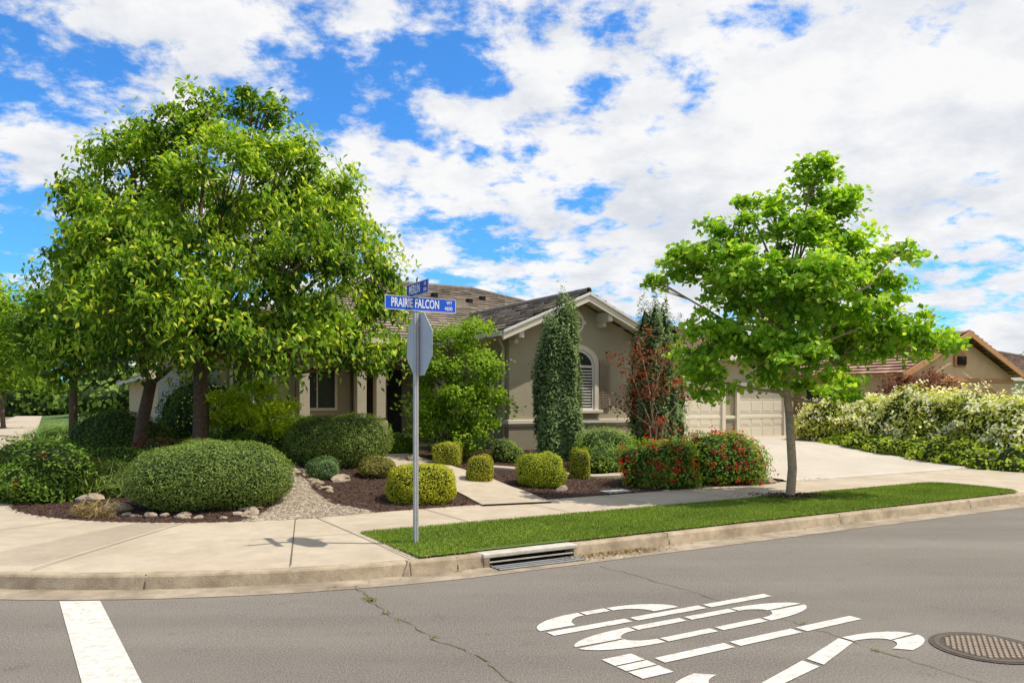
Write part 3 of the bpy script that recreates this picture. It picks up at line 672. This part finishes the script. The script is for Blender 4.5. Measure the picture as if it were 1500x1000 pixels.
# ---------------------------------------------------------------- rocks
rk=empty('garden_rocks')
import bmesh
def rock(x,y,r,fl=.6):
    bm=bmesh.new(); bmesh.ops.create_icosphere(bm,subdivisions=2,radius=1)
    D=np.array([v.co[:] for v in bm.verts]); lp=Lump(.28,1.6)(D); s=(r*random.uniform(.8,1.3),r*random.uniform(.7,1.1),r*fl)
    for v,l in zip(bm.verts,lp): v.co=(x+v.co.x*l*s[0],y+v.co.y*l*s[1],hxy(x,y)+s[2]*.3+v.co.z*l*s[2])
    me=bpy.data.meshes.new('rock'); bm.to_mesh(me); bm.free(); me.materials.append(M['rock']); link(bpy.data.objects.new('rock',me),rk)
for p in((.95,15.3,.17),(-1.5,19.3,.28),(-3.35,15.4,.2),(-4.35,14.7,.14),(5.3,17.0,.18),(-7.3,13.6,.2),(-6.7,14.3,.3),(-6.2,12.4,.14),(-2.3,18.0,.18),(-4.0,12.0,.12),(3.0,15.4,.1)): rock(*p)
for t in np.linspace(0,1,26): rock(-4.35+.5*t*math.sin(3*t)+random.gauss(0,.1),15.9-4.3*t+random.gauss(0,.1),random.uniform(.05,.11))
for t in np.linspace(0,1,14): rock(-4.6-2.2*t+random.gauss(0,.06),11.7+.25*t+.5*t*t+random.gauss(0,.06),random.uniform(.04,.09))
for t in np.linspace(0,1,12): rock(-4.3+1.0*t,16.0-1.9*t+random.gauss(0,.1),random.uniform(.06,.11))
# ---------------------------------------------------------------- shrubs
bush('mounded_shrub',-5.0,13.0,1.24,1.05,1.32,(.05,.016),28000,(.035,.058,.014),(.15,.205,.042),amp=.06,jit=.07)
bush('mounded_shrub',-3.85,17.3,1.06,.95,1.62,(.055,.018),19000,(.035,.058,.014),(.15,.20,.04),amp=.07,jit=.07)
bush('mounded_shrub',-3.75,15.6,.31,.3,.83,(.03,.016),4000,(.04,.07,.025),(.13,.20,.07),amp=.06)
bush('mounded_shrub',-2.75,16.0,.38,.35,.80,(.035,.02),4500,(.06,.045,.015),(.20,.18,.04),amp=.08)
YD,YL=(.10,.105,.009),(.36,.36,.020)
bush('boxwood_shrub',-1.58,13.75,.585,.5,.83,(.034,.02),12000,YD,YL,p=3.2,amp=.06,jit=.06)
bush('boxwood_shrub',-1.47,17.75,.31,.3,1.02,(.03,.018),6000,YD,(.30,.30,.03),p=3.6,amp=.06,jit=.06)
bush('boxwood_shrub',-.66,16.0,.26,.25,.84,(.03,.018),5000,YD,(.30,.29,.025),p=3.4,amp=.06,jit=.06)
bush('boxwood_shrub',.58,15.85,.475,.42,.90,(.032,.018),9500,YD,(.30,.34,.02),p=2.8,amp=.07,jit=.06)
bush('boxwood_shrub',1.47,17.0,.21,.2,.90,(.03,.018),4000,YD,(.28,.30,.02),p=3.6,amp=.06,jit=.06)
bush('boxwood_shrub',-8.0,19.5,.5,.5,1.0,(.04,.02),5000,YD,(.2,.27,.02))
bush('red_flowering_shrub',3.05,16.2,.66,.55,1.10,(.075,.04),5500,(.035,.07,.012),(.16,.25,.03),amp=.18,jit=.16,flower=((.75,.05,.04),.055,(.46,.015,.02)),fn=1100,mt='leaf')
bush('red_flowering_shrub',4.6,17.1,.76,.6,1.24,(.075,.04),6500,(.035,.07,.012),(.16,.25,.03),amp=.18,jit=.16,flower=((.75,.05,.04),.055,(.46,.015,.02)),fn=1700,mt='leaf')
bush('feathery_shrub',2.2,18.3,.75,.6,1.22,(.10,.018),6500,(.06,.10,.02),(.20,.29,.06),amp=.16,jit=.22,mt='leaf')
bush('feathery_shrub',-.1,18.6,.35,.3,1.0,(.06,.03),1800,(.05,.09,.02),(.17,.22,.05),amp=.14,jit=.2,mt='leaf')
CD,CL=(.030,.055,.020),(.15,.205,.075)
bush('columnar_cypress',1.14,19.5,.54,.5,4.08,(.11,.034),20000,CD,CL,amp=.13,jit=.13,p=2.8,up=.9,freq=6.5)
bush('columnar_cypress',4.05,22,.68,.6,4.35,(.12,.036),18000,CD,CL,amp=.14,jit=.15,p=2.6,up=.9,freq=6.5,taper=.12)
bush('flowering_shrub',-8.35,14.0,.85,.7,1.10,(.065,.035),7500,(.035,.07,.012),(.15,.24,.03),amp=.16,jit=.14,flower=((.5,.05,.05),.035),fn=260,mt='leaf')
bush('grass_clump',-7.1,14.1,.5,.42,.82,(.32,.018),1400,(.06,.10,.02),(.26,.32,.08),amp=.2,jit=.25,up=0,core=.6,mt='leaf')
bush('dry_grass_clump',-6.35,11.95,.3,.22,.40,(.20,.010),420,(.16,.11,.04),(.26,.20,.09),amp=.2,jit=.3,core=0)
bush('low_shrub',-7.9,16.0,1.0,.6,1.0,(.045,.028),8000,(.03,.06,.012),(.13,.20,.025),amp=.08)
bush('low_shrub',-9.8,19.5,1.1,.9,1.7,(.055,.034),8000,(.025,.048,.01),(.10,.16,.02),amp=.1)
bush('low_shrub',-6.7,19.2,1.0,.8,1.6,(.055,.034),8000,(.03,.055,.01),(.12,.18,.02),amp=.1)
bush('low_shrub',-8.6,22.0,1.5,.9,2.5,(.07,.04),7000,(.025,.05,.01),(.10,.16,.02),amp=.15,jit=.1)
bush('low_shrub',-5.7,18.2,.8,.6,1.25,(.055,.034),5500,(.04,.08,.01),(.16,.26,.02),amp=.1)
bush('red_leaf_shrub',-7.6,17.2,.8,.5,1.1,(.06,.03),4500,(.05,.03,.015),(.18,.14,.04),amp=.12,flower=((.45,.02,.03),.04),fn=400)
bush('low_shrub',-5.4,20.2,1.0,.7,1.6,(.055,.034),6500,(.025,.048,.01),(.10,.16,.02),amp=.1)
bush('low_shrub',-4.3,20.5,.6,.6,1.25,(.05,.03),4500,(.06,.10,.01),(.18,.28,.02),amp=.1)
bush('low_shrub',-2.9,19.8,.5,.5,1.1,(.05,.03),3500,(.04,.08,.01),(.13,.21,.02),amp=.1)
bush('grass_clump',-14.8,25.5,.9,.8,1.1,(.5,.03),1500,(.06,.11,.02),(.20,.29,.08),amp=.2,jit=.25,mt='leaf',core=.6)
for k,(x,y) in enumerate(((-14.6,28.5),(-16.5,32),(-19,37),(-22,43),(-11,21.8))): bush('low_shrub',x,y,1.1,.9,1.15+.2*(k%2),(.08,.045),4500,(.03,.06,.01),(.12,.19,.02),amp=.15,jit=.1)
# hedge by the driveway
for k in range(6):
    t=k/5; x=11.3+3.0*t; y=27.0-5.6*t
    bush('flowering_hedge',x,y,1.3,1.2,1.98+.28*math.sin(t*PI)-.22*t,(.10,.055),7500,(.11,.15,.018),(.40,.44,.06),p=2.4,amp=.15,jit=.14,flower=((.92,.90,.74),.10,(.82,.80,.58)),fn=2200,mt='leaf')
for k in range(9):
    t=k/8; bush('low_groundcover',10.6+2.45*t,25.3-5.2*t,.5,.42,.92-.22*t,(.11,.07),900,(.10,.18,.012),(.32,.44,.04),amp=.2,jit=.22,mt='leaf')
bush('low_shrub',17.2,25.2,1.0,1.0,2.2,(.09,.05),4500,(.05,.09,.01),(.15,.25,.02),amp=.15)
# ---------------------------------------------------------------- trees
def LB(lst,y,k=1.0,f=1150.): 
    s=y/f; out=[]
    for (dx,dz,r,dy,*q) in lst:
        s2=(y+dy)/f; out.append((dx*s2,y+dy,1.9+dz*s2,r*s*k,r*s*1.2*k,r*s*(q[0] if q else .9)*k))
    return out
big=[(-445,430,48,0),(-370,425,42,.3),(-560,350,66,.5),(-490,380,58,-.4),(-335,345,66,.2),(-420,330,78,-1.0),(-615,290,50,0),(-600,230,56,-.6),(-255,300,42,.3),(-280,260,58,-.3),(-210,190,50,.2),(-310,205,80,-1.4),(-545,235,80,-1.0),
 (-490,170,98,-1.8),(-640,160,58,-.4),(-190,130,42,.2),(-360,110,70,-1.8),(-560,110,70,-2.0),(-660,80,44,-.2),(-250,90,50,-.9),(-440,105,74,1.2),(-480,270,98,1.8),(-350,250,90,2.0),(-580,200,80,2.0),(-450,115,62,-2.4),(-300,115,58,1.0),(-690,40,30,0),(-175,75,30,0),(-230,235,42,.8),(-650,215,30,.3),(-215,55,30,-.3)]
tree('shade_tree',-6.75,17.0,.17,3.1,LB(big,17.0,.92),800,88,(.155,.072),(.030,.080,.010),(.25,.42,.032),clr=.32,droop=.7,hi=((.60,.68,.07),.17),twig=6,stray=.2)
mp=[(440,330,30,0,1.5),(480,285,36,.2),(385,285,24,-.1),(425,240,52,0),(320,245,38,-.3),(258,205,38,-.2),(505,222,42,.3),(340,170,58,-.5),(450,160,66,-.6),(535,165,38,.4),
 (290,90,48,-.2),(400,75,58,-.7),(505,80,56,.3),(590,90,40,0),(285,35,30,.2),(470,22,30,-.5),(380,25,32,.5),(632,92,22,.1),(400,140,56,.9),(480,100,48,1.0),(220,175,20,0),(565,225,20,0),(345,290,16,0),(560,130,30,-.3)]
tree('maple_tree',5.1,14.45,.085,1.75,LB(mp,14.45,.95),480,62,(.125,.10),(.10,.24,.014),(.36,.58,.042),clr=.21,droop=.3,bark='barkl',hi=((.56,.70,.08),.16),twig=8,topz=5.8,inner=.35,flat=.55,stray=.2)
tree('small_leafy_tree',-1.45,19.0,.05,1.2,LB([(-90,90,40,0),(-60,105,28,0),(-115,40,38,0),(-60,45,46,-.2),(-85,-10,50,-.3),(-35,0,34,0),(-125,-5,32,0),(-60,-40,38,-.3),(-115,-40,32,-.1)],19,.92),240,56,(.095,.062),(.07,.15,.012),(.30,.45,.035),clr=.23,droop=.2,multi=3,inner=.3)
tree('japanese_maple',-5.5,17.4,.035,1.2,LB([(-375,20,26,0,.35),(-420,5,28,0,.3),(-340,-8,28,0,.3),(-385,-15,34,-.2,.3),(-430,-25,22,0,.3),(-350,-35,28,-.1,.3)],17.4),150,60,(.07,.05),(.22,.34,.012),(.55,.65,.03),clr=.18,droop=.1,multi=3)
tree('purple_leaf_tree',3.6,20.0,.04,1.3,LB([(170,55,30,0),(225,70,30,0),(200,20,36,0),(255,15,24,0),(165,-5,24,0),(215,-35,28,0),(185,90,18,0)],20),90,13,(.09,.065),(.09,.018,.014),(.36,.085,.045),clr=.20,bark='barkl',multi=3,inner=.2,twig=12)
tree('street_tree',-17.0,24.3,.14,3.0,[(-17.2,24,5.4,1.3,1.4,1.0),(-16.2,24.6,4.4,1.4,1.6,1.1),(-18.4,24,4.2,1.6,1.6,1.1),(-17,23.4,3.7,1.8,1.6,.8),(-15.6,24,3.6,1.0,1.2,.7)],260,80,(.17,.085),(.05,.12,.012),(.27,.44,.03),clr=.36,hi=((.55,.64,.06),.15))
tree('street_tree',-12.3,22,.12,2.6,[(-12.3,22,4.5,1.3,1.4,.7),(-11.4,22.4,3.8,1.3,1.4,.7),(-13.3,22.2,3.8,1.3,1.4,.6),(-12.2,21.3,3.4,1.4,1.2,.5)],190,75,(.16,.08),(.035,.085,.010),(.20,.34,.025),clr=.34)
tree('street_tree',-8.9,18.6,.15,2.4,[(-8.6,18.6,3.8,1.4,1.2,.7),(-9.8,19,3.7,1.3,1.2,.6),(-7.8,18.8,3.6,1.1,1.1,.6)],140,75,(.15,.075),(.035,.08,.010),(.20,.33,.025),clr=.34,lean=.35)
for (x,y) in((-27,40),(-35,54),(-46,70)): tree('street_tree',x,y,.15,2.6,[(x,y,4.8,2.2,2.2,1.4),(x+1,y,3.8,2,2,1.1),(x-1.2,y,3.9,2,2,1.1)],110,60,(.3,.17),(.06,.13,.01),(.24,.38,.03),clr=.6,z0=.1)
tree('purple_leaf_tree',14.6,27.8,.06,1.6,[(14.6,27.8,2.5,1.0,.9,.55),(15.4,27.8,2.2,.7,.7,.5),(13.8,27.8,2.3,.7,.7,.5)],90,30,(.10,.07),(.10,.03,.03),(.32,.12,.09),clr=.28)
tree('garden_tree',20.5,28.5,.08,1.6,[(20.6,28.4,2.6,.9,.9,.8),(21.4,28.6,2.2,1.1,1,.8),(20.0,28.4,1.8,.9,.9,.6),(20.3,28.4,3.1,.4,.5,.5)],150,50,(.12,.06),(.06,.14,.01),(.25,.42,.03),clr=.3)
bpos=[(W(a,b)) for a,b in((-22,60),(-24,75),(-26,95),(-23,120),(-18,150),(-10,150),(-2,120),(4,90),(14,80),(60,60),(85,50),(110,45),(100,70))]
for k,(x,y,_) in enumerate(bpos): bush('distant_trees',x,y,6,5,5.0+(k%3),(.7,.45),1500,(.04,.08,.015),(.13,.20,.035),z0=-.05,amp=.22,jit=.12,freq=4)
a=rng.uniform(-1,14,700); b=-np.abs(rng.normal(size=700))*.12-.01
k=rng.uniform(size=700)<.15+.85*np.exp(-((a-2.9)/.6)**2)*1.0; a,b=a[k],b[k]
a2=rng.normal(size=420)*.38+2.75; b2=-np.abs(rng.normal(size=420))*.13-.01; a=np.concatenate([a,a2]);b=np.concatenate([b,b2]); n=len(a)
P=np.stack([-1.12+.86*a-.51*b,8.57+.51*a+.86*b,rng.uniform(.010,.03,n)],1)
v=leafv(P,np.array([[0,0,1]])+rvec(n)*.4,.04,.022); addmesh('fallen_leaves',v,quadf(n),M['chip'],None,np.repeat(lerpc((.10,.055,.02),(.36,.25,.09),rng.uniform(0,1,n)),4,axis=0))
# ---------------------------------------------------------------- sky + sun
w=bpy.data.worlds.new('World'); scene.world=w; w.use_nodes=True; nt=w.node_tree; N=nt.nodes; L=nt.links
bg=N['Background']; bg.inputs['Strength'].default_value=.15
el=math.radians(60)
sky=N.new('ShaderNodeTexSky'); sky.sky_type='NISHITA'; sky.sun_disc=False; sky.sun_elevation=el; sky.sun_rotation=math.radians(91); sky.air_density=1.0; sky.dust_density=.4; sky.ozone_density=2
tint=N.new('ShaderNodeMixRGB'); tint.blend_type='MULTIPLY'; tint.inputs[0].default_value=1; tint.inputs[2].default_value=(.36,.90,1.42,1); L.new(sky.outputs[0],tint.inputs[1])
tc=N.new('ShaderNodeTexCoord'); sp=N.new('ShaderNodeSeparateXYZ'); L.new(tc.outputs['Generated'],sp.inputs[0])
def math_(op,a,b,c=None):
    m=N.new('ShaderNodeMath'); m.operation=op
    for i,x in enumerate((a,b,c)):
        if x is None: continue
        if isinstance(x,(int,float)): m.inputs[i].default_value=x
        else: L.new(x,m.inputs[i])
    return m.outputs[0]
zc=math_('ADD',math_('MAXIMUM',sp.outputs[2],0),.26)
cx=math_('DIVIDE',sp.outputs[0],zc); cy=math_('DIVIDE',sp.outputs[1],zc)
cb=N.new('ShaderNodeCombineXYZ'); L.new(cx,cb.inputs[0]); L.new(cy,cb.inputs[1]); cb.inputs[2].default_value=3.7
def noise(s,d,r,dist=0,off=0):
    mp_=N.new('ShaderNodeMapping'); mp_.inputs['Location'].default_value=(off,off*.7,0); L.new(cb.outputs[0],mp_.inputs[0])
    n=N.new('ShaderNodeTexNoise'); n.inputs['Scale'].default_value=s; n.inputs['Detail'].default_value=d; n.inputs['Roughness'].default_value=r; n.inputs['Distortion'].default_value=dist; L.new(mp_.outputs[0],n.inputs['Vector']); return n.outputs['Fac']
n1=noise(7.5,13,.62,.1,0); n2=noise(1.6,3,.5,0,5.3)
cov=math_('ADD',math_('MULTIPLY',n1,.68),math_('MULTIPLY',n2,.50))
cov=math_('ADD',cov,math_('MULTIPLY',sp.outputs[0],.12))
rp=N.new('ShaderNodeValToRGB'); rp.color_ramp.elements[0].position=.490; rp.color_ramp.elements[1].position=.615; rp.color_ramp.interpolation='EASE'; L.new(cov,rp.inputs['Fac'])
n3=noise(3.4,10,.62,0,9.1)
rc=N.new('ShaderNodeValToRGB'); rc.color_ramp.elements[0].position=.36; rc.color_ramp.elements[1].position=.57
rc.color_ramp.elements[0].color=(4.7,4.95,5.4,1); rc.color_ramp.elements[1].color=(6.4,6.4,6.45,1); L.new(n3,rc.inputs['Fac'])
mx_=N.new('ShaderNodeMixRGB'); L.new(rp.outputs['Color'],mx_.inputs[0]); L.new(tint.outputs[0],mx_.inputs[1]); L.new(rc.outputs['Color'],mx_.inputs[2])
L.new(mx_.outputs[0],bg.inputs['Color'])
sl_=bpy.data.lights.new('sun','SUN'); sl_.energy=4.9; sl_.angle=math.radians(.5); sl_.color=(1,.94,.84)
so=bpy.data.objects.new('sun',sl_); link(so); sd_=Vector((math.cos(el)*.999,-.03,math.sin(el))); so.rotation_euler=sd_.to_track_quat('Z','Y').to_euler()
# ---------------------------------------------------------------- camera
cam=bpy.data.cameras.new('camera'); co=bpy.data.objects.new('camera',cam); link(co); co.location=(0,0,1.9); co.rotation_euler=(PI/2,0,0)
cam.lens=27.6; cam.sensor_width=36; cam.shift_y=.06; cam.clip_end=5000; cam.clip_start=.05; scene.camera=co
scene.view_settings.view_transform='Standard'; scene.view_settings.look='None'; scene.view_settings.exposure=0
